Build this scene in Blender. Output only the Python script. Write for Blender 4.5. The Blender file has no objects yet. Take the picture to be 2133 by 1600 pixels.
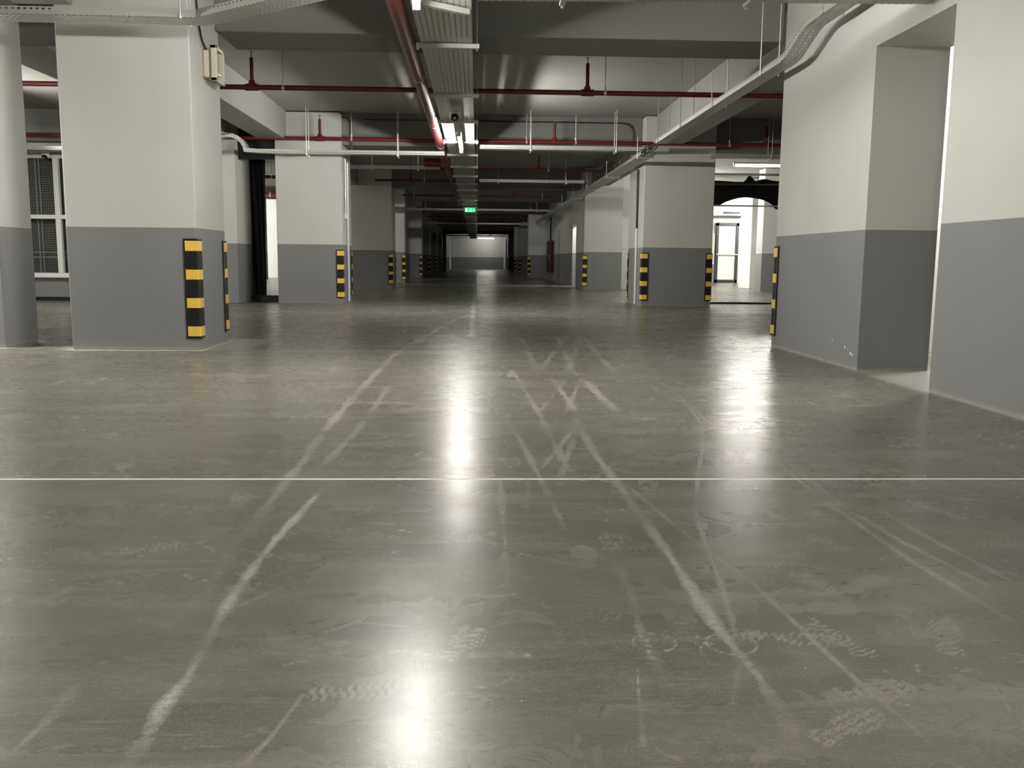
import bpy, bmesh, math, random
import numpy as np
from mathutils import Vector, Matrix
random.seed(4)
C = bpy.context.scene.collection
PI = math.pi

# ------------------------------------------------------------------ materials
def new_mat(name):
    m = bpy.data.materials.new(name); m.use_nodes = True
    nt = m.node_tree; nt.nodes.clear()
    out = nt.nodes.new('ShaderNodeOutputMaterial')
    return m, nt, out
def nd(nt, t, **kw):
    n = nt.nodes.new(t)
    for k, v in kw.items():
        if k.startswith('i_'):
            n.inputs[k[2:].replace('_', ' ')].default_value = v
        else: setattr(n, k, v)
    return n
def mth(nt, op, a, b=None, c=None, clamp=False):
    n = nt.nodes.new('ShaderNodeMath'); n.operation = op; n.use_clamp = clamp
    for i, v in enumerate((a, b, c)):
        if v is None: continue
        if isinstance(v, (int, float)): n.inputs[i].default_value = v
        else: nt.links.new(v, n.inputs[i])
    return n.outputs[0]
def mixc(nt, fac, a, b):
    n = nt.nodes.new('ShaderNodeMix'); n.data_type = 'RGBA'
    for s, v in ((n.inputs[0], fac), (n.inputs[6], a), (n.inputs[7], b)):
        if isinstance(v, (int, float)): s.default_value = v
        elif isinstance(v, tuple): s.default_value = (*v[:3], 1)
        else: nt.links.new(v, s)
    return n.outputs[2]
def simple(name, col, rough=.5, metal=0., spec=.5, noise=.0, nscale=8., bump=0.):
    m, nt, out = new_mat(name)
    b = nd(nt, 'ShaderNodeBsdfPrincipled'); b.inputs['Roughness'].default_value = rough
    b.inputs['Metallic'].default_value = metal; b.inputs['Specular IOR Level'].default_value = spec
    b.inputs['Base Color'].default_value = (*col, 1)
    if noise or bump:
        g = nd(nt, 'ShaderNodeNewGeometry')
        n = nd(nt, 'ShaderNodeTexNoise'); n.inputs['Scale'].default_value = nscale; n.inputs['Detail'].default_value = 4
        nt.links.new(g.outputs['Position'], n.inputs['Vector'])
        if noise:
            lo = tuple(c * (1 - noise) for c in col); hi = tuple(min(1, c * (1 + noise)) for c in col)
            nt.links.new(mixc(nt, n.outputs['Fac'], lo, hi), b.inputs['Base Color'])
        if bump:
            bp = nd(nt, 'ShaderNodeBump'); bp.inputs['Strength'].default_value = bump; bp.inputs['Distance'].default_value = .01
            nt.links.new(n.outputs['Fac'], bp.inputs['Height']); nt.links.new(bp.outputs[0], b.inputs['Normal'])
    nt.links.new(b.outputs[0], out.inputs[0])
    return m
def emit(name, col, s):
    m, nt, out = new_mat(name)
    e = nd(nt, 'ShaderNodeEmission'); e.inputs[0].default_value = (*col, 1); e.inputs[1].default_value = s
    nt.links.new(e.outputs[0], out.inputs[0]); return m

HP = 1.16      # height of the painted grey dado
def two_tone():
    m, nt, out = new_mat('two_tone_wall_paint')
    b = nd(nt, 'ShaderNodeBsdfPrincipled'); b.inputs['Roughness'].default_value = .62; b.inputs['Specular IOR Level'].default_value = .3
    g = nd(nt, 'ShaderNodeNewGeometry')
    sx = nd(nt, 'ShaderNodeSeparateXYZ'); nt.links.new(g.outputs['Position'], sx.inputs[0])
    n = nd(nt, 'ShaderNodeTexNoise'); n.inputs['Scale'].default_value = 1.3; n.inputs['Detail'].default_value = 3
    nt.links.new(g.outputs['Position'], n.inputs['Vector'])
    up = mth(nt, 'GREATER_THAN', sx.outputs[2], HP)
    lo = mixc(nt, n.outputs['Fac'], (.215, .215, .221), (.250, .249, .250))
    hi = mixc(nt, n.outputs['Fac'], (.55, .545, .52), (.63, .625, .60))
    c = mixc(nt, up, lo, hi)
    # dusty foot of the wall
    foot = mth(nt, 'SUBTRACT', 1.0, mth(nt, 'MULTIPLY', sx.outputs[2], 28.0), clamp=True)
    n3 = nd(nt, 'ShaderNodeTexNoise'); n3.inputs['Scale'].default_value = 14
    nt.links.new(g.outputs['Position'], n3.inputs['Vector'])
    c = mixc(nt, mth(nt, 'MULTIPLY', foot, mth(nt, 'MULTIPLY', n3.outputs['Fac'], 1.1)), c, (.42, .40, .36))
    nt.links.new(c, b.inputs['Base Color'])
    n2 = nd(nt, 'ShaderNodeTexNoise'); n2.inputs['Scale'].default_value = 90
    nt.links.new(g.outputs['Position'], n2.inputs['Vector'])
    bp = nd(nt, 'ShaderNodeBump'); bp.inputs['Strength'].default_value = .12; bp.inputs['Distance'].default_value = .004
    nt.links.new(n2.outputs['Fac'], bp.inputs['Height']); nt.links.new(bp.outputs[0], b.inputs['Normal'])
    nt.links.new(b.outputs[0], out.inputs[0]); return m

def perforated(name, col, rough, metal, p=.05):
    m, nt, out = new_mat(name)
    b = nd(nt, 'ShaderNodeBsdfPrincipled'); b.inputs['Roughness'].default_value = rough; b.inputs['Metallic'].default_value = metal
    b.inputs['Base Color'].default_value = (*col, 1)
    uv = nd(nt, 'ShaderNodeUVMap'); uv.uv_map = 'UVMap'
    s = nd(nt, 'ShaderNodeSeparateXYZ'); nt.links.new(uv.outputs[0], s.inputs[0])
    fu = mth(nt, 'FRACT', mth(nt, 'DIVIDE', s.outputs[0], p))
    fv = mth(nt, 'FRACT', mth(nt, 'DIVIDE', s.outputs[1], .05))
    a = mth(nt, 'LESS_THAN', mth(nt, 'ABSOLUTE', mth(nt, 'SUBTRACT', fu, .5)), .24)
    c = mth(nt, 'LESS_THAN', mth(nt, 'ABSOLUTE', mth(nt, 'SUBTRACT', fv, .5)), .13)
    hole = mth(nt, 'MULTIPLY', a, c)
    t = nd(nt, 'ShaderNodeBsdfTransparent')
    mx = nd(nt, 'ShaderNodeMixShader'); nt.links.new(hole, mx.inputs[0]); nt.links.new(b.outputs[0], mx.inputs[1]); nt.links.new(t.outputs[0], mx.inputs[2])
    nt.links.new(mx.outputs[0], out.inputs[0]); return m

def floor_mat():
    m, nt, out = new_mat('polished_concrete')
    b = nd(nt, 'ShaderNodeBsdfPrincipled')
    g = nd(nt, 'ShaderNodeNewGeometry'); pos = g.outputs['Position']
    def noise(scale, detail=4, vec=None, rough=.55, dist=0.):
        n = nd(nt, 'ShaderNodeTexNoise'); n.inputs['Scale'].default_value = scale; n.inputs['Detail'].default_value = detail
        n.inputs['Roughness'].default_value = rough; n.inputs['Distortion'].default_value = dist
        nt.links.new(vec if vec is not None else pos, n.inputs['Vector']); return n.outputs['Fac']
    def ramp(f, a, bb):
        r = nd(nt, 'ShaderNodeMapRange'); r.inputs[1].default_value = a; r.inputs[2].default_value = bb
        nt.links.new(f, r.inputs[0]); return r.outputs[0]
    mp = nd(nt, 'ShaderNodeMapping'); mp.inputs['Scale'].default_value = (.55, 2.6, 1); mp.inputs['Rotation'].default_value = (0, 0, .06)
    nt.links.new(pos, mp.inputs[0])
    big = noise(.55, 3, dist=.6); med = noise(2.6, 6, mp.outputs[0], .62, .8); streak = noise(1.1, 4, mp.outputs[0], .5, .5)
    fine = noise(38, 3, None, .7); blot = noise(5.5, 6, None, .68, 1.2)
    smear = noise(16, 5, mp.outputs[0], .7, 2.0)
    c = mixc(nt, ramp(big, .3, .7), FL0, FL1)
    c = mixc(nt, mth(nt, 'MULTIPLY', ramp(med, .48, .74), .7), c, FL2)
    c = mixc(nt, mth(nt, 'MULTIPLY', ramp(blot, .54, .78), .42), c, FL3)
    c = mixc(nt, mth(nt, 'MULTIPLY', ramp(smear, .58, .75), .35), c, FL3)
    c = mixc(nt, mth(nt, 'MULTIPLY', ramp(fine, .36, .64), .42), c, FL0)
    c = mixc(nt, mth(nt, 'MULTIPLY', ramp(noise(95, 3, None, .75), .50, .68), .22), c, FL3)
    # hairline scratches in three directions and a salt-and-pepper grain
    for rot, sc_, lo in ((.5, (4, 150, 1), .64), (-.75, (5, 170, 1), .65), (1.45, (4, 130, 1), .66)):
        m2 = nd(nt, 'ShaderNodeMapping'); m2.inputs['Rotation'].default_value = (0, 0, rot); m2.inputs['Scale'].default_value = sc_
        nt.links.new(pos, m2.inputs[0])
        c = mixc(nt, mth(nt, 'MULTIPLY', ramp(noise(1.0, 2, m2.outputs[0], .5, 1.6), lo, lo + .08), .30), c, FL3)
    grain = noise(260, 2, None, .8)
    c = mixc(nt, ramp(grain, .35, .65), mixc(nt, .22, c, (.03, .028, .022)), mixc(nt, .10, c, (.6, .58, .52)))
    at = nd(nt, 'ShaderNodeAttribute'); at.attribute_name = 'dust'
    brk = ramp(noise(46, 5, None, .8), .40, .60)
    d = mth(nt, 'MULTIPLY', at.outputs['Fac'], mth(nt, 'ADD', mth(nt, 'MULTIPLY', brk, .72), .28), clamp=True)
    # bright specks of plaster
    vo = nd(nt, 'ShaderNodeTexVoronoi'); vo.inputs['Scale'].default_value = 9; nt.links.new(pos, vo.inputs['Vector'])
    sp = mth(nt, 'LESS_THAN', vo.outputs['Distance'], .022)
    sp = mth(nt, 'MULTIPLY', sp, mth(nt, 'GREATER_THAN', noise(2.2, 2), .52))
    d = mth(nt, 'MAXIMUM', d, mth(nt, 'MULTIPLY', sp, .95))
    c = mixc(nt, d, c, (.56, .54, .485))
    c = mixc(nt, mth(nt, 'MULTIPLY', mth(nt, 'SUBTRACT', at.outputs['Fac'], 1.0, clamp=True), 1.7, clamp=True), c, (.86, .84, .76))
    nt.links.new(c, b.inputs['Base Color'])
    r = mth(nt, 'ADD', RG0, mth(nt, 'MULTIPLY', ramp(streak, .25, .75), RG1))
    r = mth(nt, 'ADD', r, mth(nt, 'MULTIPLY', ramp(blot, .5, .75), .035))
    r = mth(nt, 'ADD', r, mth(nt, 'MULTIPLY', d, .16), clamp=True)
    nt.links.new(r, b.inputs['Roughness'])
    b.inputs['Specular IOR Level'].default_value = SPEC
    hgt = mth(nt, 'ADD', mth(nt, 'MULTIPLY', streak, 1.0), mth(nt, 'MULTIPLY', fine, .05))
    bp = nd(nt, 'ShaderNodeBump'); bp.inputs['Strength'].default_value = .10; bp.inputs['Distance'].default_value = .0012
    nt.links.new(hgt, bp.inputs['Height']); nt.links.new(bp.outputs[0], b.inputs['Normal'])
    nt.links.new(b.outputs[0], out.inputs[0]); return m
FL0, FL1, FL2, FL3 = (.096, .089, .074), (.172, .162, .138), (.29, .275, .237), (.35, .333, .29)
RG0, RG1, SPEC = .24, .06, .24

M = {}
M['wall'] = two_tone()
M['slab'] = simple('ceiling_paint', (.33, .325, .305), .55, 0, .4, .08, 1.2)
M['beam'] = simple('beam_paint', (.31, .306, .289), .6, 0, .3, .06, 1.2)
M['xbeam_shaded'] = simple('shaded_beam_paint', (.21, .207, .197), .6, 0, .3, .06, 1.2)  # same beam paint, darkened to imitate the shade on the cross beams
M['white'] = simple('white_wall_paint', (.78, .78, .76), .6, 0, .3, .03, 2)
M['floor'] = floor_mat()
M['galv'] = perforated('perforated_galvanised_steel', (.62, .62, .59), .42, .55)
M['steel'] = simple('galvanised_steel', (.60, .60, .58), .4, .6, .5, .08, 20)
M['red'] = simple('red_pipe_paint', (.125, .014, .016), .42, 0, .5, .12, 12)
M['brass'] = simple('sprinkler_brass', (.35, .25, .12), .35, .8)
M['black'] = simple('black_rubber', (.012, .012, .012), .5, 0, .4, .3, 60, .25)
M['yellow'] = simple('yellow_reflective_sheet', (.92, .62, .10), .35, 0, .5, .10, 50, .05)
M['cable'] = simple('black_cable_sheath', (.012, .012, .013), .5)
M['sheet'] = simple('black_plastic_sheet', (.008, .008, .009), .55, 0, .3)
M['cream'] = simple('cream_plastic', (.62, .57, .48), .4, 0, .5, .05, 30)
M['mirror'] = simple('polished_reflector', (.75, .75, .74), .08, 1)
M['wplastic'] = simple('white_plastic', (.86, .86, .84), .35)
M['lens'] = simple('dark_lens', (.01, .01, .012), .08)
M['pframe'] = simple('white_frame_paint', (.78, .78, .76), .4)
M['dframe'] = simple('dark_frame_paint', (.03, .03, .032), .4)
M['void'] = simple('dark_backing', (.03, .03, .03), .9)
M['mesh'] = simple('grey_wire', (.45, .44, .41), .5, .3)
M['greenface'] = emit('green_sign_light', (.02, .8, .2), 1.6)
M['signwhite'] = emit('white_sign_pictogram', (.2, 1, .45), 3.5)
for _k, _s in (('tube', 690), ('tube_right', 430), ('tube_far', 150), ('tube_side', 900), ('tube_fill', 55), ('tube_near', 1350), ('tube_mid', 520), ('tube_room', 2200), ('tube_left', 1900), ('tube_alcove', 1100), ('tube_soft', 320)):
    M[_k] = emit('lamp_tube_light_' + _k, (1, .975, .90), _s)
M['tube_off'] = simple('unlit_tube', (.8, .8, .78), .3)
M['cabinet'] = simple('dark_red_cabinet_paint', (.05, .008, .008), .4)
def glass():
    m, nt, out = new_mat('window_glass')
    t = nd(nt, 'ShaderNodeBsdfTransparent'); t.inputs[0].default_value = (.85, .87, .86, 1)
    gl = nd(nt, 'ShaderNodeBsdfGlossy'); gl.inputs['Roughness'].default_value = .03
    f = nd(nt, 'ShaderNodeFresnel'); f.inputs[0].default_value = 1.45
    mx = nd(nt, 'ShaderNodeMixShader'); nt.links.new(f.outputs[0], mx.inputs[0]); nt.links.new(t.outputs[0], mx.inputs[1]); nt.links.new(gl.outputs[0], mx.inputs[2])
    nt.links.new(mx.outputs[0], out.inputs[0]); return m
M['glass'] = glass()
M['frosted'] = simple('frosted_glass', (.82, .83, .80), .3)

# ------------------------------------------------------------------ builders
class MB:
    def __init__(s): s.v = []; s.f = []; s.uv = []
    def add(s, vs, fs, uvs=None):
        o = len(s.v); s.v += [tuple(p) for p in vs]
        for k, f in enumerate(fs):
            s.f.append(tuple(i + o for i in f)); s.uv.append(uvs[k] if uvs else None)
        return s
    def box(s, x0, x1, y0, y1, z0, z1, mat=None):
        vs = [Vector((x, y, z)) for z in (z0, z1) for y in (y0, y1) for x in (x0, x1)]
        if mat is not None: vs = [mat @ p for p in vs]
        return s.add(vs, [(0, 2, 3, 1), (4, 5, 7, 6), (0, 1, 5, 4), (2, 6, 7, 3), (0, 4, 6, 2), (1, 3, 7, 5)])
    def tube(s, pts, r, n=12, cap=True):
        pts = [Vector(p) for p in pts]; rings = []
        up = None
        for i, p in enumerate(pts):
            t = (pts[min(i + 1, len(pts) - 1)] - pts[max(i - 1, 0)]).normalized()
            if up is None:
                up = Vector((0, 0, 1)) if abs(t.z) < .9 else Vector((1, 0, 0))
            a = t.cross(up).normalized(); b = a.cross(t).normalized(); up = b
            rr = r[i] if isinstance(r, (list, tuple)) else r
            rings.append([p + rr * (math.cos(2 * PI * k / n) * a + math.sin(2 * PI * k / n) * b) for k in range(n)])
        vs = [q for R in rings for q in R]; fs = []
        for i in range(len(pts) - 1):
            for k in range(n):
                k2 = (k + 1) % n
                fs.append((i * n + k, i * n + k2, (i + 1) * n + k2, (i + 1) * n + k))
        if cap:
            fs.append(tuple(range(n))[::-1]); fs.append(tuple((len(pts) - 1) * n + k for k in range(n)))
        return s.add(vs, fs)
    def lathe(s, prof, c, axis=Vector((0, 0, 1)), n=16):
        axis = axis.normalized(); a = axis.orthogonal().normalized(); b = axis.cross(a); c = Vector(c)
        vs = [c + axis * h + r * (math.cos(2 * PI * k / n) * a + math.sin(2 * PI * k / n) * b) for r, h in prof for k in range(n)]
        fs = [(i * n + k, i * n + (k + 1) % n, (i + 1) * n + (k + 1) % n, (i + 1) * n + k) for i in range(len(prof) - 1) for k in range(n)]
        return s.add(vs, fs)
    def sweep(s, pts, prof):
        """open sheet profile [(side, up)] along a path, with length-based UVs"""
        pts = [Vector(p) for p in pts]; L = 0.; rows = []
        vv = [0.]
        for i in range(1, len(prof)): vv.append(vv[-1] + math.dist(prof[i], prof[i - 1]))
        for i, p in enumerate(pts):
            t = (pts[min(i + 1, len(pts) - 1)] - pts[max(i - 1, 0)]).normalized()
            sd = t.cross(Vector((0, 0, 1))).normalized(); u = sd.cross(t).normalized()
            if i: L += (p - pts[i - 1]).length
            k = 1.0
            if 0 < i < len(pts) - 1:
                a = (p - pts[i - 1]).normalized(); b = (pts[i + 1] - p).normalized()
                k = 1 / max(.5, math.cos(a.angle(b) / 2)) if abs(a.z) + abs(b.z) < 1e-6 else 1.0
            rows.append(([p + sd * q[0] * k + u * q[1] for q in prof], L))
        for i in range(len(rows) - 1):
            (A, la), (B, lb) = rows[i], rows[i + 1]
            for j in range(len(prof) - 1):
                s.add([A[j], A[j + 1], B[j + 1], B[j]], [(0, 1, 2, 3)], [[(la, vv[j]), (la, vv[j + 1]), (lb, vv[j + 1]), (lb, vv[j])]])
        return s
    def build(s, name, mat, parent=None, bevel=0., smooth=False, seg=2, solid=0.):
        me = bpy.data.meshes.new(name); me.from_pydata(s.v, [], s.f)
        if any(u for u in s.uv):
            ul = me.uv_layers.new(name='UVMap'); li = 0
            for f, u in zip(s.f, s.uv):
                for k in range(len(f)):
                    if u: ul.data[li].uv = u[k]
                    li += 1
        me.materials.append(mat); me.update()
        o = bpy.data.objects.new(name, me); C.objects.link(o)
        if parent is not None:
            o.parent = parent; o.matrix_parent_inverse = Matrix.Translation(-Vector(parent.location)) if parent.type == 'EMPTY' else Matrix()
        if smooth:
            for p in me.polygons: p.use_smooth = True
        if bevel:
            b = o.modifiers.new('bevel', 'BEVEL'); b.width = bevel; b.segments = seg; b.limit_method = 'ANGLE'
        if solid:
            so = o.modifiers.new('thickness', 'SOLIDIFY'); so.thickness = solid; so.offset = 0
        return o
def tag(o, label, cat, group=None, kind='thing'):
    o['label'] = label; o['category'] = cat; o['kind'] = kind
    if group: o['group'] = group
    return o
def thing(name, label, cat, loc, group=None, kind='thing'):
    o = bpy.data.objects.new(name, None); o.location = loc; o.empty_display_size = .2; C.objects.link(o)
    return tag(o, label, cat, group, kind)
def struct(name, mb, mat, label=None, parent=None, **kw):
    o = mb.build(name, mat, parent, **kw)
    if parent is None:
        o['kind'] = 'structure'
        if label: o['label'] = label
    return o
def copy_tree(o, parent=None):
    c = o.copy(); C.objects.link(c)
    if parent is not None: c.parent = parent
    for ch in list(o.children): copy_tree(ch, c)
    return c

# ------------------------------------------------------------------ layout (metres: X right, Y into the hall, Z up)
ZS, ZB = 3.70, 3.09        # slab underside, beam underside
YE = 89.7                  # far end wall
# pillars: x0, x1, y0, y1
LEFT = [(-3.86, -2.65, 8.75, 9.73), (-3.91, -2.64, 18.05, 19.35), (-3.92, -2.65, 28.7, 29.9), (-3.9, -2.72, 34.7, 35.8), (-3.8, -2.64, 44.0, 45.1),
        (-3.8, -2.68, 52.4, 53.5), (-3.8, -2.66, 61.0, 62.1), (-3.8, -2.66, 70.0, 71.0), (-3.8, -2.66, 79.5, 80.5)]
RIGHT = [(3.27, 4.66, 17.9, 19.6), (3.27, 4.45, 27.8, 28.95), (2.66, 3.72, 47.0, 48.1), (2.70, 3.75, 57.5, 58.5), (2.70, 3.75, 65.5, 66.5), (2.72, 3.75, 79.0, 80.0)]
ordn = ['nearest', 'second', 'third', 'fourth', 'fifth', 'sixth', 'seventh', 'eighth', 'ninth']

# ---- floor: one mesh, its density follows the view; the scuffs, tyre marks and footprints are a dust layer on it
def floor_mesh():
    ys = np.concatenate([[-7, -4, -2, 0, .7], np.sort(np.concatenate([np.geomspace(1.2, 20, 520), [3.578, 3.584, 3.594, 3.604, 3.610]])), np.linspace(20.6, 92, 60)])
    s_in = np.linspace(-.74, .74, 660)
    n = len(s_in) + 2
    yc = np.clip(ys, 1.2, 20)
    X = np.empty((len(ys), n)); X[:, 0] = -15.9; X[:, -1] = 15.9
    X[:, 1:-1] = s_in[None, :] * yc[:, None]
    Y = np.repeat(ys[:, None], n, 1)
    px, py = X.ravel(), Y.ravel()
    rng = np.random.default_rng(7)
    D = np.zeros(px.shape)
    def wob(t, k, seed):
        r = np.random.default_rng(seed); out = np.zeros_like(t)
        for q in range(5):
            out += np.sin(t * k * (1 + q * 1.7) + r.uniform(0, 6.28)) / (1 + q)
        return out
    def line(pts, w0, strength, seed, fade=True):
        pts = np.array(pts, float); lens = np.hypot(*np.diff(pts, axis=0).T); cum = np.concatenate([[0], np.cumsum(lens)]); tot = cum[-1]
        best = np.full(px.shape, 1e9); arc = np.zeros(px.shape)
        lo = pts.min(0) - .2; hi = pts.max(0) + .2
        m = np.where((px > lo[0]) & (px < hi[0]) & (py > lo[1]) & (py < hi[1]))[0]
        if not len(m): return
        qx, qy = px[m], py[m]; b = np.full(len(m), 1e9); a = np.zeros(len(m))
        for i in range(len(pts) - 1):
            p, q = pts[i], pts[i + 1]; d = q - p; L2 = d @ d
            t = np.clip(((qx - p[0]) * d[0] + (qy - p[1]) * d[1]) / L2, 0, 1)
            ds = np.hypot(qx - p[0] - t * d[0], qy - p[1] - t * d[1])
            k = ds < b; b[k] = ds[k]; a[k] = cum[i] + t[k] * lens[i]
        w = w0 * (1 + .28 * wob(a, 9, seed)); st = strength * np.clip(.75 + .35 * wob(a, 4, seed + 1), .15, 1)
        if fade: st = st * np.clip(np.minimum(a, tot - a) / (.12 * tot), .0, 1)
        v = st * np.clip(1.25 - b / np.maximum(w, .002), 0, 1) ** .7
        D[m] = np.maximum(D[m], v)
    for k, (pts, w, st) in enumerate(MARKS): line(pts, w, st, 10 + 3 * k)
    line([(-15, 3.594), (15, 3.594)], .004, 1.0, 900, False)          # saw-cut joint across the hall
    j = (np.abs(py - 3.594) < .0105); D[j] = 1.6; j = (np.abs(py - 3.594) < .02) & (np.abs(py - 3.594) > .0105); D[j] *= .2
    line([(-.06, 10.5), (-.05, 89)], .035, .75, 905, False)           # pale line along the aisle
    for k, (cx, cy) in enumerate(PRINTS):
        r = np.random.default_rng(200 + k); ang = r.uniform(-.5, .5) + (1.57 if r.random() < .45 else 0.2); kind = int(r.integers(0, 4)); Lh = r.uniform(.12, .15) * .75
        m = np.where((np.abs(px - cx) < .2) & (np.abs(py - cy) < .2))[0]
        if not len(m): continue
        u = (px[m] - cx) * math.cos(ang) + (py[m] - cy) * math.sin(ang); v = -(px[m] - cx) * math.sin(ang) + (py[m] - cy) * math.cos(ang)
        sole = ((u - .3 * Lh) / (.72 * Lh)) ** 2 + (v / .042) ** 2; heel = ((u + .72 * Lh) / (.30 * Lh)) ** 2 + (v / .033) ** 2
        inside = np.clip(1.15 - np.minimum(sole, heel), 0, .4) / .4
        if kind == 0: tr = (np.sin(u * 330 + 1.6 * np.sin(v * 120)) > .1)
        elif kind == 1: tr = (np.abs(np.sin(u * 150)) > .35) & (np.abs(np.sin(v * 150 + .6)) > .35)
        elif kind == 2: tr = (np.sin(np.hypot(u - .02, v) * 360) > 0) | (np.hypot(u - .02, v) < .012)
        else: tr = np.ones_like(u, bool)
        D[m] = np.maximum(D[m], inside * tr * r.uniform(.13, .42) * (.55 if kind == 3 else 1))
    # ring stains
    for cx, cy, R_, st in ((.60, 1.99, .058, .40), (.42, 2.0, .05, .35), (1.27, 2.56, .05, .4), (.69, 3.5, .035, .45)):
        d = np.abs(np.hypot((px - cx), (py - cy)) - R_); D[:] = np.maximum(D, st * np.clip(1 - d / .006, 0, 1))
    # curly scuffs and drag marks
    for k in range(140):
        cx, cy = rng.uniform(-1.6, 1.9), rng.uniform(1.5, 6.5)
        a0 = rng.uniform(0, 6.28); Ls = rng.uniform(.04, .16); bend = rng.uniform(-2.2, 2.2); pts = []
        x, y, a = cx, cy, a0
        for q in range(7): pts.append((x, y)); x += Ls / 6 * math.cos(a); y += Ls / 6 * math.sin(a); a += bend / 6
        line(pts, rng.uniform(.002, .005) * (1 + cy * .12), rng.uniform(.18, .5), 400 + 2 * k)
    for k in range(300):
        cx, cy = rng.uniform(-6, 4.5), rng.uniform(4.2, 16); a = rng.uniform(-.5, .5) + (0 if rng.random() < .7 else 1.3); Ls = rng.uniform(.1, .6)
        line([(cx, cy), (cx + Ls * math.cos(a) * .5, cy + Ls * math.sin(a) * .5 + .04), (cx + Ls * math.cos(a), cy + Ls * math.sin(a))], rng.uniform(.004, .010) * max(1, cy * .28), rng.uniform(.2, .6), 1700 + 2 * k)
    # dust swept against the feet of pillars and walls
    def foot(x0, x1, y0, y1, w, st):
        dx = np.maximum(np.maximum(x0 - px, px - x1), 0); dy = np.maximum(np.maximum(y0 - py, py - y1), 0); d = np.hypot(dx, dy)
        D[:] = np.maximum(D, st * np.clip(1.3 - d / w, 0, 1))
    foot(*LEFT[0], .075, 1.2); foot(-6, -4.55, 8.9, 9.55, .075, 1.1); foot(3.17, 3.77, -4, 6.14, .03, .9); foot(3.17, 3.77, 7.35, 9.56, .03, .9)
    foot(-3.9, -2.35, 8.9, 9.9, .14, .55); foot(3.2, 3.8, 6.14, 7.35, .1, .6)
    for p in LEFT[1:3] + RIGHT[:2]: foot(*p, .12, .6)
    me = bpy.data.meshes.new('floor'); nv = px.size
    me.vertices.add(nv); co = np.zeros((nv, 3), np.float32); co[:, 0] = px; co[:, 1] = py; me.vertices.foreach_set('co', co.ravel())
    R_, K = len(ys) - 1, n - 1
    i0 = (np.arange(R_)[:, None] * n + np.arange(K)[None, :]).ravel()
    q = np.stack([i0, i0 + 1, i0 + n + 1, i0 + n], 1).astype(np.int32)
    me.loops.add(q.size); me.loops.foreach_set('vertex_index', q.ravel())
    me.polygons.add(len(q)); me.polygons.foreach_set('loop_start', (np.arange(len(q)) * 4).astype(np.int32)); me.polygons.foreach_set('loop_total', np.full(len(q), 4, np.int32))
    at = me.attributes.new('dust', 'FLOAT', 'POINT'); at.data.foreach_set('value', np.clip(D, 0, 1.6).astype(np.float32))
    me.update(); me.validate(); me.materials.append(M['floor'])
    o = bpy.data.objects.new('floor', me); C.objects.link(o); o['kind'] = 'structure'; o['label'] = 'polished grey concrete floor with dusty tyre marks and footprints'
    return o
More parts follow.
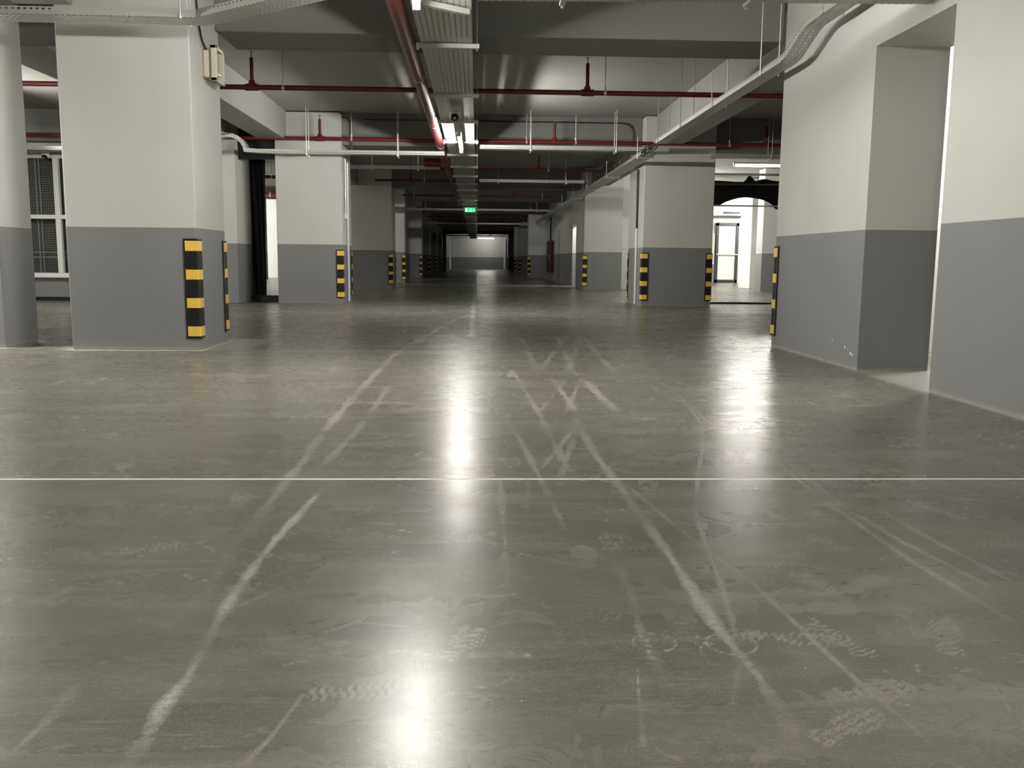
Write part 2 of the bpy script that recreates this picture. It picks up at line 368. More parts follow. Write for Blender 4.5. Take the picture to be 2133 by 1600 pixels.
MARKS = [
 ([(0.15, 16.3), (-0.31, 13.59), (-0.52, 11.26), (-0.68, 9.61), (-0.77, 8.3), (-0.79, 6.42), (-0.79, 5.03), (-0.78, 4.35), (-0.76, 3.93), (-0.76, 3.58), (-0.75, 3.12), (-0.74, 2.67), (-0.72, 2.35), (-0.73, 2.16)], .022, .6),
 ([(-0.62, 6.42), (-0.61, 5.37), (-0.62, 4.6), (-0.65, 4.03), (-0.67, 3.66)], .016, .45),
 ([(-0.59, 3.5), (-0.61, 3.18), (-0.63, 2.87), (-0.64, 2.58), (-0.64, 2.32), (-0.63, 2.12), (-0.62, 1.96), (-0.61, 1.84), (-0.62, 1.72), (-0.61, 1.59), (-0.61, 1.49)], .014, .95),
 ([(1.27, 10.68), (1.14, 8.27), (1.12, 6.97)], .028, .55),
 ([(0.81, 6.87), (0.82, 5.88), (0.84, 5.18)], .03, .7),
 ([(0.56, 5.08), (0.55, 4.03), (0.57, 3.5), (0.58, 3.02), (0.59, 2.61), (0.59, 2.3), (0.59, 2.1), (0.6, 1.97), (0.61, 1.83), (0.61, 1.69), (0.6, 1.56), (0.6, 1.47)], .016, .75),
 ([(1.4, 7.36), (1.34, 5.79), (1.25, 4.9), (1.13, 4.37), (0.93, 3.66), (0.79, 3.14), (0.73, 2.75), (0.68, 2.37), (0.63, 2.07), (0.6, 1.91), (0.53, 1.73), (0.49, 1.6)], .007, .5),
 ([(0.59, 3.58), (0.63, 3.28), (0.67, 2.97), (0.72, 2.66), (0.77, 2.4), (0.79, 2.16), (0.8, 1.99), (0.82, 1.77), (0.84, 1.63), (0.85, 1.51)], .006, .5),
 ([(1.36, 4.04), (1.31, 3.35), (1.31, 2.9), (1.31, 2.56), (1.33, 2.32), (1.35, 2.06)], .010, .5),
 ([(1.39, 3.89), (1.35, 3.21), (1.37, 2.75), (1.41, 2.48), (1.44, 2.22)], .009, .5),
 ([(1.46, 3.17), (1.48, 2.75), (1.52, 2.34)], .008, .45),
 ([(0.1, 3.66), (0.09, 2.66), (0.09, 2.3)], .012, .25), ([(0.22, 3.66), (0.18, 3.09)], .008, .25),
 ([(0.52, 10.62), (0.49, 7.16)], .02, .5), ([(0.29, 7.31), (0.37, 5.13), (0.39, 3.93), (0.41, 3.64)], .014, .55),
 ([(0.95, 10.65), (0.77, 6.87)], .022, .55), ([(0.58, 6.86), (0.59, 5.08)], .018, .55), ([(1.07, 10.66), (0.48, 7.01)], .02, .5),
 ([(1.24, 10.67), (0.71, 7.02)], .025, .5), ([(0.81, 6.87), (0.53, 5.21)], .015, .5), ([(0.68, 6.73), (0.36, 5.18)], .012, .45),
 ([(0.58, 4.93), (0.26, 3.7)], .010, .5), ([(0.52, 4.61), (0.34, 3.58)], .012, .45), ([(0.18, 4.89), (0.23, 4.25), (0.26, 3.66), (0.3, 2.86)], .012, .5),
 ([(1.24, 6.48), (1.32, 5.4), (1.28, 4.62)], .012, .35), ([(0.12, 2.66), (0.21, 2.6), (0.31, 2.53)], .006, .4),
 ([(0.42, 2.62), (0.42, 2.34), (0.4, 2.08), (0.4, 1.83)], .014, .42), ([(0.31, 1.54), (0.34, 1.76), (0.36, 1.89)], .004, .4),
 ([(-0.83, 1.82), (-0.82, 1.67), (-0.83, 1.55)], .012, .35), ([(-0.35, 1.77), (-0.38, 1.59), (-0.41, 1.49)], .006, .35), ([(-0.49, 2.42), (-0.55, 2.33), (-0.62, 2.22)], .004, .35),
 ([(-.24, 1.92), (-.17, 1.97), (-.1, 1.94), (-.05, 1.93)], .004, .8), ([(-.03, 1.93), (.05, 1.95), (.14, 1.93)], .012, .6),
]
PRINTS = [(1.61, 4.43), (0.95, 4.03), (0.69, 3.51), (1.21, 3.07), (1.13, 3.24), (1.12, 2.75), (0.95, 2.39), (0.89, 2.2), (1.09, 2.38), (1.04, 2.19), (0.41, 2.01), (0.51, 2.11), (1.34, 2.48),
 (1.68, 2.73), (1.13, 2.02), (0.86, 2.01), (0.72, 1.61), (0.85, 2.68), (0.94, 2.59), (1.63, 3.42), (1.68, 3.11), (0.43, 2.76), (0.92, 5.02), (-1.81, 4.49), (-1.5, 3.79), (-0.87, 3.28), (1.5, 8.5),
 (2.12, 4.28), (2.19, 4.09), (0.81, 4.37), (0.75, 2.02), (0.83, 1.75), (0.6, 2.02), (-0.56, 2.63), (-0.99, 2.72), (2.64, 4.26), (2.14, 5.6), (0.33, 2.62), (-0.24, 1.77), (-0.03, 2.0)]
floor_mesh()

# ---- shell
XW0, XW1, YB = -15.9, 15.9, -7.0
struct('ceiling', MB().box(XW0, XW1, YB, 92, ZS, ZS + .25), M['slab'], 'dark grey concrete ceiling slab')
struct('wall_back', MB().box(XW0, XW1, YB - .2, YB, 0, ZS), M['wall'], 'wall behind the viewer')
struct('wall_left', MB().box(XW0 - .2, XW0, YB, 92, 0, ZS), M['wall'], 'outer wall of the left aisle')
struct('wall_far', MB().box(-9, 9, YE, YE + .2, 0, ZS), M['wall'], 'lit end wall at the far end of the aisle')
wr = struct('wall_right', MB().box(3.17, 3.77, YB, 6.14, 0, ZS).box(3.17, 3.77, 7.35, 9.56, 0, ZS).box(3.17, 3.77, 6.14, 7.35, 2.60, ZS), M['wall'],
            'thick two-tone grey wall with a doorway opening at right')
mbp = MB()
for (y, z, r) in ((7.62, .17, .012), (7.56, .16, .008), (7.50, .13, .015), (7.46, .12, .014), (7.9, .2, .009)):
    mbp.lathe([(.0, .004), (r * .7, .003), (r, 0)], (3.17, y, z), Vector((-1, 0, 0)), 8)
mbp.build('paint_splash', M['white'], wr)
struct('wall_outer_right', MB().box(XW1, XW1 + .2, YB, 92, 0, ZS), M['wall'], 'outer wall of the right aisle')
struct('wall_alcove', MB().box(3.77, 9.0, 8.95, 9.15, 0, ZS), M['white'], 'bright white wall seen through the right doorway')
struct('wall_alcove_side', MB().box(9.0, 9.2, YB, 9.15, 0, ZS), M['white'], 'side wall of the room behind the doorway')
# right wall further in, with two doorways
struct('wall_inner_right', MB().box(3.40, 3.62, 28.95, 31.2, 0, ZS).box(3.40, 3.62, 32.35, 37.2, 0, ZS).box(3.40, 3.62, 38.0, 47.0, 0, ZS)
       .box(3.40, 3.62, 31.2, 32.35, 2.15, ZS).box(3.40, 3.62, 37.2, 38.0, 2.15, ZS), M['wall'], 'dim two-tone wall with narrow lit doorways')
struct('wall_side_room', MB().box(5.6, 5.75, 28.95, 47, 0, ZS).box(3.62, 5.6, 34.6, 34.75, 0, ZS).box(3.62, 5.6, 28.96, 29.1, 0, ZS).box(3.62, 5.6, 46.8, 46.95, 0, ZS), M['white'], 'white side room behind the narrow doorways')
# left window wall and the lit places behind
struct('wall_window_left', MB().box(-15.9, -10.35, 18.6, 18.85, 0, ZS).box(-6.4, -6.025, 18.6, 18.85, 0, ZS).box(-10.35, -6.4, 18.6, 18.85, 0, .47).box(-10.35, -6.4, 18.6, 18.85, 2.85, ZS),
       M['wall'], 'grey wall under the gridded window at left')
struct('baseboard_left', MB().box(-15.9, -6.02, 18.55, 18.6, .0, .07), M['black'], 'black skirting under the window')
struct('wall_room_left', MB().box(-15.9, -4.0, 42, 42.2, 0, ZS), M['white'], 'white wall of the bright room behind the left pillars')
# lit room behind at right
struct('wall_room_right', MB().box(5.75, 15.9, 39.6, 39.8, 0, ZS), M['white'], 'white back wall of the bright room at right')
# pillars
def pillar(p, label, cat='pillar', mat='wall'):
    o = MB().box(p[0], p[1], p[2], p[3], 0, ZS - .021).build('concrete_pillar', M[mat], None, .012)
    return tag(o, label, cat)
for k, p in enumerate(LEFT):
    pillar(p, f'two-tone grey square pillar, {ordn[k]} along the left side of the aisle')
for k, p in enumerate(RIGHT):
    pillar(p, f'two-tone grey square pillar, {ordn[k]} along the right side of the aisle')
pillar((-6.0, -4.55, 8.9, 9.55), 'two-tone pillar at the left edge, beside the nearest left pillar')
pillar((-6.0, -4.64, 17.9, 19.3), 'pillar standing left of the black sheet, behind the nearest left pillar')
pillar((9.25, 9.53, 30.5, 31.8), 'slim white pillar beside the glass door in the bright room', mat='white')
pillar((8.6, 10.4, 27.2, 27.8), 'two-tone pillar right of the slim one in the bright room')
pillar((-9.2, -8.9, 38.6, 39.2), 'slim pillar in the bright gap at left')
# beams
ALLP = LEFT + RIGHT + [(-6.0, -4.55, 8.9, 9.55), (-6.0, -4.64, 17.9, 19.3)]
def beam(x0, x1, y0, y1, z, lab):
    along = (x1 - x0) > (y1 - y0); iv = [(x0, x1) if along else (y0, y1)]
    for p in ALLP:
        if p[0] < x1 and p[1] > x0 and p[2] < y1 and p[3] > y0:
            a, b = (p[0], p[1]) if along else (p[2], p[3])
            iv = [q for u, v in iv for q in ((u, min(v, a)), (max(u, b), v)) if q[1] - q[0] > .03]
    for u, v in iv:
        mb = MB().box(u, v, y0, y1, z, ZS) if along else MB().box(x0, x1, u, v, z, ZS)
        struct('ceiling_beam', mb, M['xbeam_shaded'] if along else M['beam'], lab, bevel=.01)
beam(XW0, 3.17, 9.62, 10.44, 3.15, 'wide cross beam nearest the viewer')
beam(3.77, XW1, 9.62, 10.44, 3.15, 'cross beam beyond the right wall')
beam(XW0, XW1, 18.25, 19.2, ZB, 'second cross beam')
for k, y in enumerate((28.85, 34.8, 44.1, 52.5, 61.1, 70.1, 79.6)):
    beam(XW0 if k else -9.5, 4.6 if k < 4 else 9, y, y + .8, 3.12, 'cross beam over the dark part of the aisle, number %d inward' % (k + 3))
def lbeams(x0, x1, z, lab):
    ys = [YB, 9.62, 10.44, 18.25, 19.2, 28.85, 29.65, 34.8, 35.6, 44.1, 44.9, 52.5, 53.3, 61.1, 61.9, 70.1, 70.9, 79.6, 80.4, YE]
    for a, b in zip(ys[0::2], ys[1::2]):
        beam(x0, x1, a, b, z, lab)
lbeams(-4.2, -3.68, 3.15, 'long beam over the left row of pillars')
beam(3.48, 4.0, 10.44, 18.25, 3.15, 'long beam over the right side, beside the cable tray')
beam(3.48, 4.0, 19.2, 28.85, 3.15, 'long beam over the right row of pillars')
beam(3.2, 3.8, 48, 89.7, 3.15, 'long beam over the far right pillars')
beam(-5.45, -4.7, 10.44, 18.25, 3.15, 'long beam over the left aisle')
beam(-5.45, -4.7, YB, 9.62, 3.15, 'long beam over the left aisle, near part')

# ---- corner guards
def make_guard():
    root = thing('corner_guard', 'x', 'corner guard', (0, 0, 0))
    leg, th, H, z0 = .122, .014, .945, .115
    # L profile round the corner at the origin; wall occupies x<0, y>0
    def prof(off, a0, a1):
        P = [(-a0, -off)]
        P += [(off * math.sin(t), -off * math.cos(t)) for t in [i * PI / 10 for i in range(6)]]
        P += [(off, a1)]
        return P
    def shell(mb, t0, t1, l, za, zb):
        outer = prof(t1, l, l); inner = prof(t0, l, l)
        P = outer + inner[::-1]; n = len(P)
        vs = [(x, y, z) for z in (za, zb) for x, y in P]
        fs = [(i, (i + 1) % n, n + (i + 1) % n, n + i) for i in range(n)]
        m = len(outer)
        for i in range(m - 1):
            fs.append((n + i, n + i + 1, n + n - 2 - i, n + n - 1 - i)); fs.append((i + 1, i, n - 1 - i, n - 2 - i))
        mb.add(vs, fs)
    mb = MB(); shell(mb, .001, th, leg, z0, z0 + H)
    for q in range(-5, 6):       # moulded ribs
        if q < 0: mb.box(-.0185 * -q - .004, -.0185 * -q + .004, -th - .0025, -th + .001, z0 + .01, z0 + H - .01)
        elif q > 0: mb.box(th - .001, th + .0025, .0185 * q - .004, .0185 * q + .004, z0 + .01, z0 + H - .01)
    mb.build('rubber_body', M['black'], root)
    for k in range(4):
        mb = MB(); zc = z0 + .02 + .048 + k * (H - .04 - .096) / 3
        shell(mb, th + .0005, th + .0045, leg - .016, zc - .047, zc + .047)
        mb.build('reflective_band', M['yellow'], root)
    return root
g0 = make_guard(); used = [False]
def guard(x, y, rot, label, group=None):
    o = g0 if not used[0] else copy_tree(g0); used[0] = True
    o.location = (x, y, 0); o.rotation_euler = (0, 0, rot); o['label'] = label
    if group: o['group'] = group
grp = 'yellow and black corner guards'
for k, p in enumerate(LEFT):
    guard(p[1], p[2], 0, f'black and yellow corner guard on the aisle corner facing us, {ordn[k]} left pillar', grp)
for k in (0, 1, 2, 5):
    p = LEFT[k]; guard(p[1], p[3], PI / 2, f'black and yellow corner guard on the rear aisle corner, {ordn[k]} left pillar', grp)
for k, p in enumerate(RIGHT):
    guard(p[0], p[2], -PI / 2, f'black and yellow corner guard on the aisle corner facing us, {ordn[k]} right pillar', grp)
guard(RIGHT[0][1], RIGHT[0][2], 0, 'black and yellow corner guard on the outer corner beside the bright room', grp)
guard(RIGHT[0][0], RIGHT[0][3], PI, 'black and yellow corner guard on the rear aisle corner, nearest right pillar', grp)
guard(RIGHT[3][0], RIGHT[3][3], PI, 'black and yellow corner guard on the rear aisle corner, fourth right pillar', grp)
guard(3.17, 9.56, PI, 'black and yellow corner guard at the far end of the thick right wall', grp)

# ---- trays
def under(y):
    if 9.62 <= y <= 10.44: return 3.15
    if 18.25 <= y <= 19.2: return ZB
    for a in (28.85, 34.8, 44.1, 52.5, 61.1, 70.1, 79.6):
        if a <= y <= a + .8: return 3.12
    return ZS - .021
def uprof(w, h, lip=.012):
    return [(-w / 2 + lip, h), (-w / 2, h), (-w / 2, 0), (w / 2, 0), (w / 2, h), (w / 2 - lip, h)]
def tray(label, path, w, h, hangers=(), rod_h=None, bars=True, mat='galv'):
    p0 = path[0]
    t = thing('cable_tray', label, 'cable tray', p0, 'galvanised cable trays')
    MB().sweep(path, uprof(w, h)).build('tray_channel', M[mat], t, solid=.002)
    for (x, y, z, along) in hangers:
        hw = w / 2 + .012
        bar = MB()
        if along == 'y': bar.box(x - hw, x + hw, y - .021, y + .021, z - .028, z - .002)
        else: bar.box(x - .021, x + .021, y - hw, y + hw, z - .028, z - .002)
        b = bar.build('support_bar', M['steel'], t, .004)
        for s in (-1, 1):
            q = (x + s * (hw - .0), y) if along == 'y' else (x, y + s * (hw - .0))
            MB().tube([(q[0], q[1], z - .035), (q[0], q[1], (rod_h or under(q[1])))], .006, 6).tube([(q[0], q[1], z - .04), (q[0], q[1], z - .027)], .011, 6).build('hanger_rod', M['steel'], b)
    return t
ZT = 2.95
yb = [9.06, 11.72, 13.88, 16.16]
y = 18.2; 
while y < 88: yb.append(y); y += 2.25
yb = [v for v in yb if not any(a - .05 < v < a + .85 for a in (18.25, 28.85, 34.8, 44.1, 52.5, 61.1, 70.1, 79.6)) or True]
t = thing('cable_tray', 'long perforated cable tray running down the middle of the ceiling', 'cable tray', (-.3, 4, ZT), 'galvanised cable trays')
MB().sweep([(-.3, 4.0, ZT), (-.3, 88.5, ZT)], uprof(.5, .06)).build('tray_channel', M['galv'], t, solid=.002)
for y in [4.6, 7.1] + yb:
    b = MB().box(-.59, .02, y - .021, y + .021, ZT - .05, ZT - .004).build('support_bar', M['steel'], t, .004)
    for x in (-.575, -.005):
        MB().tube([(x, y, ZT - .065), (x, y, under(y))], .006, 6).tube([(x, y, ZT - .068), (x, y, ZT - .05)], .012, 6).build('hanger_rod', M['steel'], b)
# crooked end bar close to the near lamp
b = MB().box(-.27, .27, -.03, .03, -.055, -.01, Matrix.Translation((-.30, 7.68, ZT)) @ Matrix.Rotation(.62, 4, 'Z')).build('end_bar', M['steel'], t, .004)
# left cross tray, with the angled run toward the middle tray
tray('perforated cable tray crossing in front of the nearest left pillar, bending to the middle', [(-12, 8.08, 2.862), (-2.33, 8.08, 2.862), (-.8, 6.92, 2.862)], .25, .065,
     [(-2.47, 8.08, 2.893, 'x'), (-5.2, 8.08, 2.893, 'x'), (-7.8, 8.08, 2.893, 'x')])
tray('cable tray crossing the top of the view to the right wall', [(.0, 6.62, 2.715), (3.165, 6.42, 2.70)], .25, .06, [(.6, 6.58, 2.71, 'x'), (1.9, 6.5, 2.705, 'x')])
tray('cable tray along the right wall, stepping down toward the back', [(2.93, 6.75, 2.93), (2.93, 8.05, 2.93), (2.93, 8.16, 2.915), (2.93, 8.60, 2.775), (2.93, 8.74, 2.755), (2.93, 14.72, 2.755)], .16, .06,
     [(2.93, 7.7, 2.961, 'y'), (2.93, 9.3, 2.786, 'y'), (2.93, 11.2, 2.786, 'y'), (2.93, 12.9, 2.786, 'y'), (2.93, 14.5, 2.786, 'y')])
tray('cable tray along the right pillars, running into the dark', [(3.02, 16.2, 2.75), (3.02, 46.8, 2.75)], .27, .06, [(3.02, y, 2.75, 'y') for y in (16.5, 20.4, 24, 27.5, 31, 36, 41, 45)], rod_h=3.09)
arc = [(-5.3, 17.62, 2.84)] + [(-4.68 + .31 * -math.cos(a), 17.62, 2.86 + .27 * math.sin(a)) for a in [i * PI / 10 for i in range(11)]]
tray('cable tray with an arched hump, crossing to the second left pillar and the middle', [(-9, 17.62, 2.84)] + arc + [(-4.1, 17.62, 2.84), (-.62, 17.62, 2.84)], .22, .07,
     [(-3.2, 17.62, 2.84, 'x'), (-1.5, 17.62, 2.84, 'x')])
tray('cable tray crossing from the middle to the right pillars', [(.05, 17.35, 2.94), (3.6, 17.35, 2.94)], .22, .07, [(1.0, 17.35, 2.94, 'x'), (2.6, 17.35, 2.94, 'x')])
tray('short cable tray in front of the bright room at right', [(4.48, 17.5, 2.86), (8.5, 17.5, 2.86)], .22, .07, [(5.6, 17.5, 2.86, 'x'), (7.2, 17.5, 2.86, 'x')])
for lab, x0, x1, y, z in (('narrow cable tray crossing behind the second left pillar', -2.9, -.85, 21.2, 2.93), ('narrow cable tray crossing behind the nearest right pillar', 0.06, 2.85, 24.4, 2.93),
                          ('narrow cable tray crossing deep in the aisle near the green sign', -3.6, 2.85, 36.0, 2.80), ('narrow cable tray crossing far down the aisle', -3, 3, 49.5, 2.80),
                          ('pale cable tray near the lit end wall', -2.6, 2.6, 74.2, 2.80)):
    tray(lab, [(x0, y, z), (x1, y, z)], .16, .07, [(x0 + .5, y, z, 'x'), (x1 - .5, y, z, 'x')])

# ---- pipes
pm = thing('sprinkler_pipe', 'thick red sprinkler main running down the aisle beside the middle tray', 'pipe', (-.66, -3, 3.0), 'red sprinkler pipes')
MB().tube([(-.685, YB + .2, 3.0), (-.685, 8, 3.0), (-.68, 19.55, 3.0)], .075, 20).build('main_pipe', M['red'], pm, smooth=False)
MB().tube([(-.69, 19.5, 3.0), (-.69, 19.8, 3.0)], .09, 20).tube([(-.70, 19.8, 2.98), (-.70, 20.4, 2.98)], .10, 16).tube([(-1.15, 20.2, 2.98), (-.6, 20.2, 2.98)], .09, 16).build('pipe_coupling', M['red'], pm)
MB().tube([(-.69, 20.3, 2.99), (-.66, 88.5, 2.99)], .05, 14).build('branch_pipe', M['red'], pm)
for y in (5.5, 10.9, 14.6, 17.2):
    MB().tube([(-.683, y, ZS - .021), (-.683, y, 3.07)], .007, 6).tube([(-.683, y - .02, 3.0), (-.683, y + .02, 3.0)], .079, 16).build('pipe_clamp', M['steel'], pm)
def cross_pipe(label, y, z, x0, x1, risers, hangers, r=.034, ztop=3.58):
    t = thing('sprinkler_pipe', label, 'pipe', (x0, y, z), 'red sprinkler pipes')
    MB().tube([(x0, y, z), (x1, y, z)], r, 14).build('cross_pipe', M['red'], t)
    for x in risers:
        q = MB().tube([(x, y, z), (x, y, ztop - .07)], r * .75, 12).tube([(x - .085, y, z), (x + .085, y, z)], r * 1.35, 14).tube([(x, y, z), (x, y, z + .09)], [r * 1.9, r * 1.0], 12).build('riser', M['red'], t)
        MB().lathe([(.0, .10), (.012, .10), (.03, .095), (.03, .09), (.008, .085), (.008, .03), (.018, .02), (.02, 0)], (x, y, ztop - .09), n=10).build('sprinkler_head', M['brass'], q)
    for x in hangers:
        q = MB().tube([(x, y, z + r), (x, y, under(y))], .007, 6).build('hanger_rod', M['steel'], t)
        MB().tube([(x - .018, y, z), (x + .018, y, z)], r * 1.12, 14).tube([(x, y, z + r * .8), (x, y, z + r + .05)], .016, 8).build('pipe_clamp', M['steel'], q)
    return t
cross_pipe('dark red sprinkler pipe crossing the ceiling, nearest the viewer', 12.53, 3.13, -14, 12, (-2.99, 1.48), (-2.58, 1.72, -6.5, 5.4))
cross_pipe('bright red sprinkler pipe crossing just before the second beam', 17.83, 3.15, -14, 12, (-3.0, 1.49, 5.63), (-2.4, 1.9, .95, 4.9), .036)
cross_pipe('dark red sprinkler pipe behind the second beam', 23.2, 3.14, -2.6, 3.3, (1.55,), (1.8, -1.6), .034)
cross_pipe('dark red sprinkler pipe with an elbow below the third beam at left', 26.4, 3.115, -2.9, 3.2, (-1.9,), (-1.5, 2), .034)
for k, (y, rx) in enumerate(((32.3, 1.3), (39.5, -1.5), (48.0, 1.4), (56.2, -1.4), (65.5, 1.3), (74.8, -1.2), (84.5, 1.2))):
    cross_pipe('red sprinkler pipe crossing the dark aisle, %s beyond the third beam' % ('first', 'second', 'third', 'fourth', 'fifth', 'sixth', 'last')[k], y, 3.11, -2.6, 2.6, (rx,), (-2.2, 2.3), .034 if k < 5 else .05)
cross_pipe('red pipe seen through the narrow gap at left', 24.5, 3.0, -12, -4.0, (-5.8,), (-5.4,), .045)
cross_pipe('second red pipe seen through the narrow gap at left', 31, 2.95, -13, -4.3, (-7.2,), (-6.9,), .06)

# ---- battens
def make_batten(lab, x, y, z, L=1.5, axis='y', lit='tube', rods=None, group='fluorescent batten lamps'):
    t = thing('batten_lamp', lab, 'lamp', (x, y, z), group)
    R_ = Matrix.Translation((x, y, z)) @ (Matrix.Rotation(PI / 2, 4, 'Z') if axis == 'x' else Matrix())
    P = lambda a, b, c: R_ @ Vector((a, b, c))
    MB().box(-.035, .035, -L / 2, L / 2, 0, .05, R_).build('lamp_body', M['wplastic'], t, .006)
    MB().tube([P(0, -L / 2 + .04, -.035), P(0, L / 2 - .04, -.035)], .019, 12).build('lamp_tube', M[lit], t)
    for s in (-1, 1):
        a, b = sorted((s * (L / 2 - .005), s * (L / 2 - .045)))
        MB().box(-.03, .03, a, b, -.06, .0, R_).build('end_cap', M['wplastic'], t, .005)
    for yy in (-L * .3, L * .3):
        MB().tube([P(0, yy, .05), P(0, yy, rods if rods else .5)], .006, 6).build('hanger_rod', M['steel'], t)
    return t
make_batten('glowing lamp at the top edge, below the middle cable tray', -.47, 6.55, 2.84, 1.5, rods=.108)
make_batten('bright lamp hanging under the middle cable tray, beyond the white camera', -.28, 15.35, 2.82, 2.2, lit='tube_mid', rods=.13)
make_batten('lamp behind the viewer', -.47, -1.6, 2.84, 1.5, lit='tube_near', rods=.8)
make_batten('bright horizontal lamp above the black drape in the right-hand room', 7.15, 22.5, 3.28, 1.7, 'x', lit='tube_right', rods=.4)
make_batten('added unseen fill lamp just past the threshold of the bright room', 5.3, 23.4, 3.3, 1.0, 'x', lit='tube_right', rods=.4)  # out of view, added to brighten the floor near the threshold
make_batten('added unseen fill lamp in the bright room before the glass door', 13.2, 34.5, 3.3, 1.5, 'x', lit='tube_room', rods=.4)  # extra lamp set out of sight to keep the bright room lit
make_batten('added unseen fill lamp behind the nearest right pillar', 6.45, 30.2, 3.3, 1.2, 'x', lit='tube_room', rods=.4)  # another added lamp, hidden by the pillar, lighting the bright room
make_batten('lamp in the left aisle in front of the edge pillar', -6.1, 8.46, 2.70, 1.2, 'x', lit='tube_left', rods=1.02)
make_batten('lamp in the left aisle behind the edge pillar', -8.2, 15.3, 3.0, 1.5, lit='tube_mid', rods=.5)
make_batten('lamp in the room behind the black sheet', -9.6, 27.5, 3.2, 1.5, 'x', lit='tube_room', rods=.5)
make_batten('lamp in the room behind the left gap', -11.5, 36.5, 3.2, 1.5, 'x', lit='tube_room', rods=.5)
make_batten('lamp in the room behind the right doorway', 5.0, 8.15, 3.1, 1.0, lit='tube_alcove', rods=.5)
make_batten('lamp inside the side room of the narrow doorway', 4.7, 31.7, 2.9, 1.2, lit='tube_side', rods=.7)
make_batten('lamp at the lit end wall', .9, 87.8, 2.97, 1.6, 'x', lit='tube_far', rods=.7)
make_batten('added unseen lamp above the left pillars by the end wall', -5.5, 86.5, 2.9, 1.5, 'x', lit='tube_far', rods=.7)  # extra lamp for the end wall, kept out of view
for _n, _y in (('second', 19.45), ('third', 29.95), ('fourth', 36.1), ('fifth', 45.3), ('sixth', 53.7), ('seventh', 62.3)):  # unseen fill lamps added to lift the far pillars
    make_batten('added dim fill lamp hidden up behind the %s cross beam' % _n, 1.2, _y, 3.45, 1.2, 'x', lit='tube_fill', rods=.2)

# ---- cameras, floodlight, sign
def camera_unit(lab, x, y, z):
    t = thing('security_camera', lab, 'security camera', (x, y, z))
    MB().box(x - .06, x + .06, y - .03, y + .05, z + .02, z + .12).build('mount', M['wplastic'], t, .012)
    MB().lathe([(.0, .075), (.055, .07), (.075, .04), (.078, 0), (.074, -.03), (.0, -.035)], (x, y, z), Vector((0, -.35, 1)), 20).build('housing', M['wplastic'], t, smooth=True)
    MB().lathe([(.0, .055), (.03, .047), (.05, .025), (.055, 0), (.05, -.02), (.0, -.03)], (x, y - .045, z - .03), Vector((0, -1, -.5)), 18).build('lens_ball', M['lens'], t, smooth=True)
    MB().lathe([(.0, .012), (.018, .008), (.02, 0)], (x, y - .095, z - .055), Vector((0, -1, -.5)), 12).build('lens_ring', M['mirror'], t)
camera_unit('small white security camera with a black lens under the middle tray', -.3, 12.46, 2.80)
camera_unit('white security camera above the gridded window at left', -8.43, 18.42, 2.83)
t = thing('emergency_floodlight', 'cream box floodlight fixed high on the nearest left pillar', 'floodlight', (-2.65, 9.27, 2.75))
MB().box(-2.65, -2.575, 9.15, 9.40, 2.61, 2.87).build('back_box', M['cream'], t, .018)
mb = MB(); xo = -2.575
mb.box(xo, xo + .065, 9.13, 9.42, 2.575, 2.615).box(xo, xo + .065, 9.13, 9.42, 2.875, 2.915).box(xo, xo + .065, 9.13, 9.17, 2.575, 2.915).box(xo, xo + .065, 9.38, 9.42, 2.575, 2.915).box(xo, xo + .02, 9.13, 9.42, 2.575, 2.915)
mb.build('bezel', M['cream'], t, .008)
MB().add([(xo + .022, 9.17, 2.615), (xo + .022, 9.38, 2.615), (xo + .022, 9.38, 2.875), (xo + .022, 9.17, 2.875)], [(0, 1, 2, 3)]).build('reflector', M['mirror'], t)
MB().tube([(xo + .035, 9.2, 2.66), (xo + .035, 9.35, 2.66)], .012, 10).build('lamp_tube', M['wplastic'], t)
MB().tube([(-2.62, 9.18, 2.87), (-2.635, 9.10, 2.95), (-2.64, 9.02, 3.1), (-2.64, 8.98, 3.3), (-2.64, 8.97, 3.69)], .009, 8).build('power_cable', M['cable'], t)
t = thing('exit_sign', 'small green glowing exit sign under the middle tray', 'exit sign', (-.26, 35, 2.75))
MB().box(-.47, -.05, 35.0, 35.04, 2.68, 2.86).build('sign_box', M['wplastic'], t, .006)
MB().add([(-.455, 34.995, 2.695), (-.065, 34.995, 2.695), (-.065, 34.995, 2.845), (-.455, 34.995, 2.845)], [(0, 1, 2, 3)]).build('sign_face', M['greenface'], t)
mb = MB(); Y_ = 34.99
def quad(a): mb.add([(x, Y_, z) for x, z in a], [tuple(range(len(a)))])
quad([(-.30, 2.70), (-.27, 2.70), (-.24, 2.755), (-.26, 2.77)]); quad([(-.22, 2.70), (-.19, 2.70), (-.225, 2.765), (-.25, 2.765)]); quad([(-.265, 2.76), (-.225, 2.76), (-.22, 2.815), (-.25, 2.815)])
quad([(-.22, 2.80), (-.18, 2.775), (-.175, 2.785), (-.22, 2.815)]); quad([(-.235 + .016 * math.cos(a), 2.83 + .013 * math.sin(a)) for a in [i * PI / 4 for i in range(8)]])
quad([(-.17, 2.76), (-.12, 2.76), (-.12, 2.745), (-.085, 2.77), (-.12, 2.795), (-.12, 2.78), (-.17, 2.78)])
quad([(-.44, 2.70), (-.37, 2.70), (-.37, 2.84), (-.44, 2.84)])
mb.build('pictogram', M['signwhite'], t)
for x in (-.4, -.12): MB().tube([(x, 35.02, 2.86), (x, 35.02, 2.95)], .004, 6).build('hanger_rod', M['steel'], t)

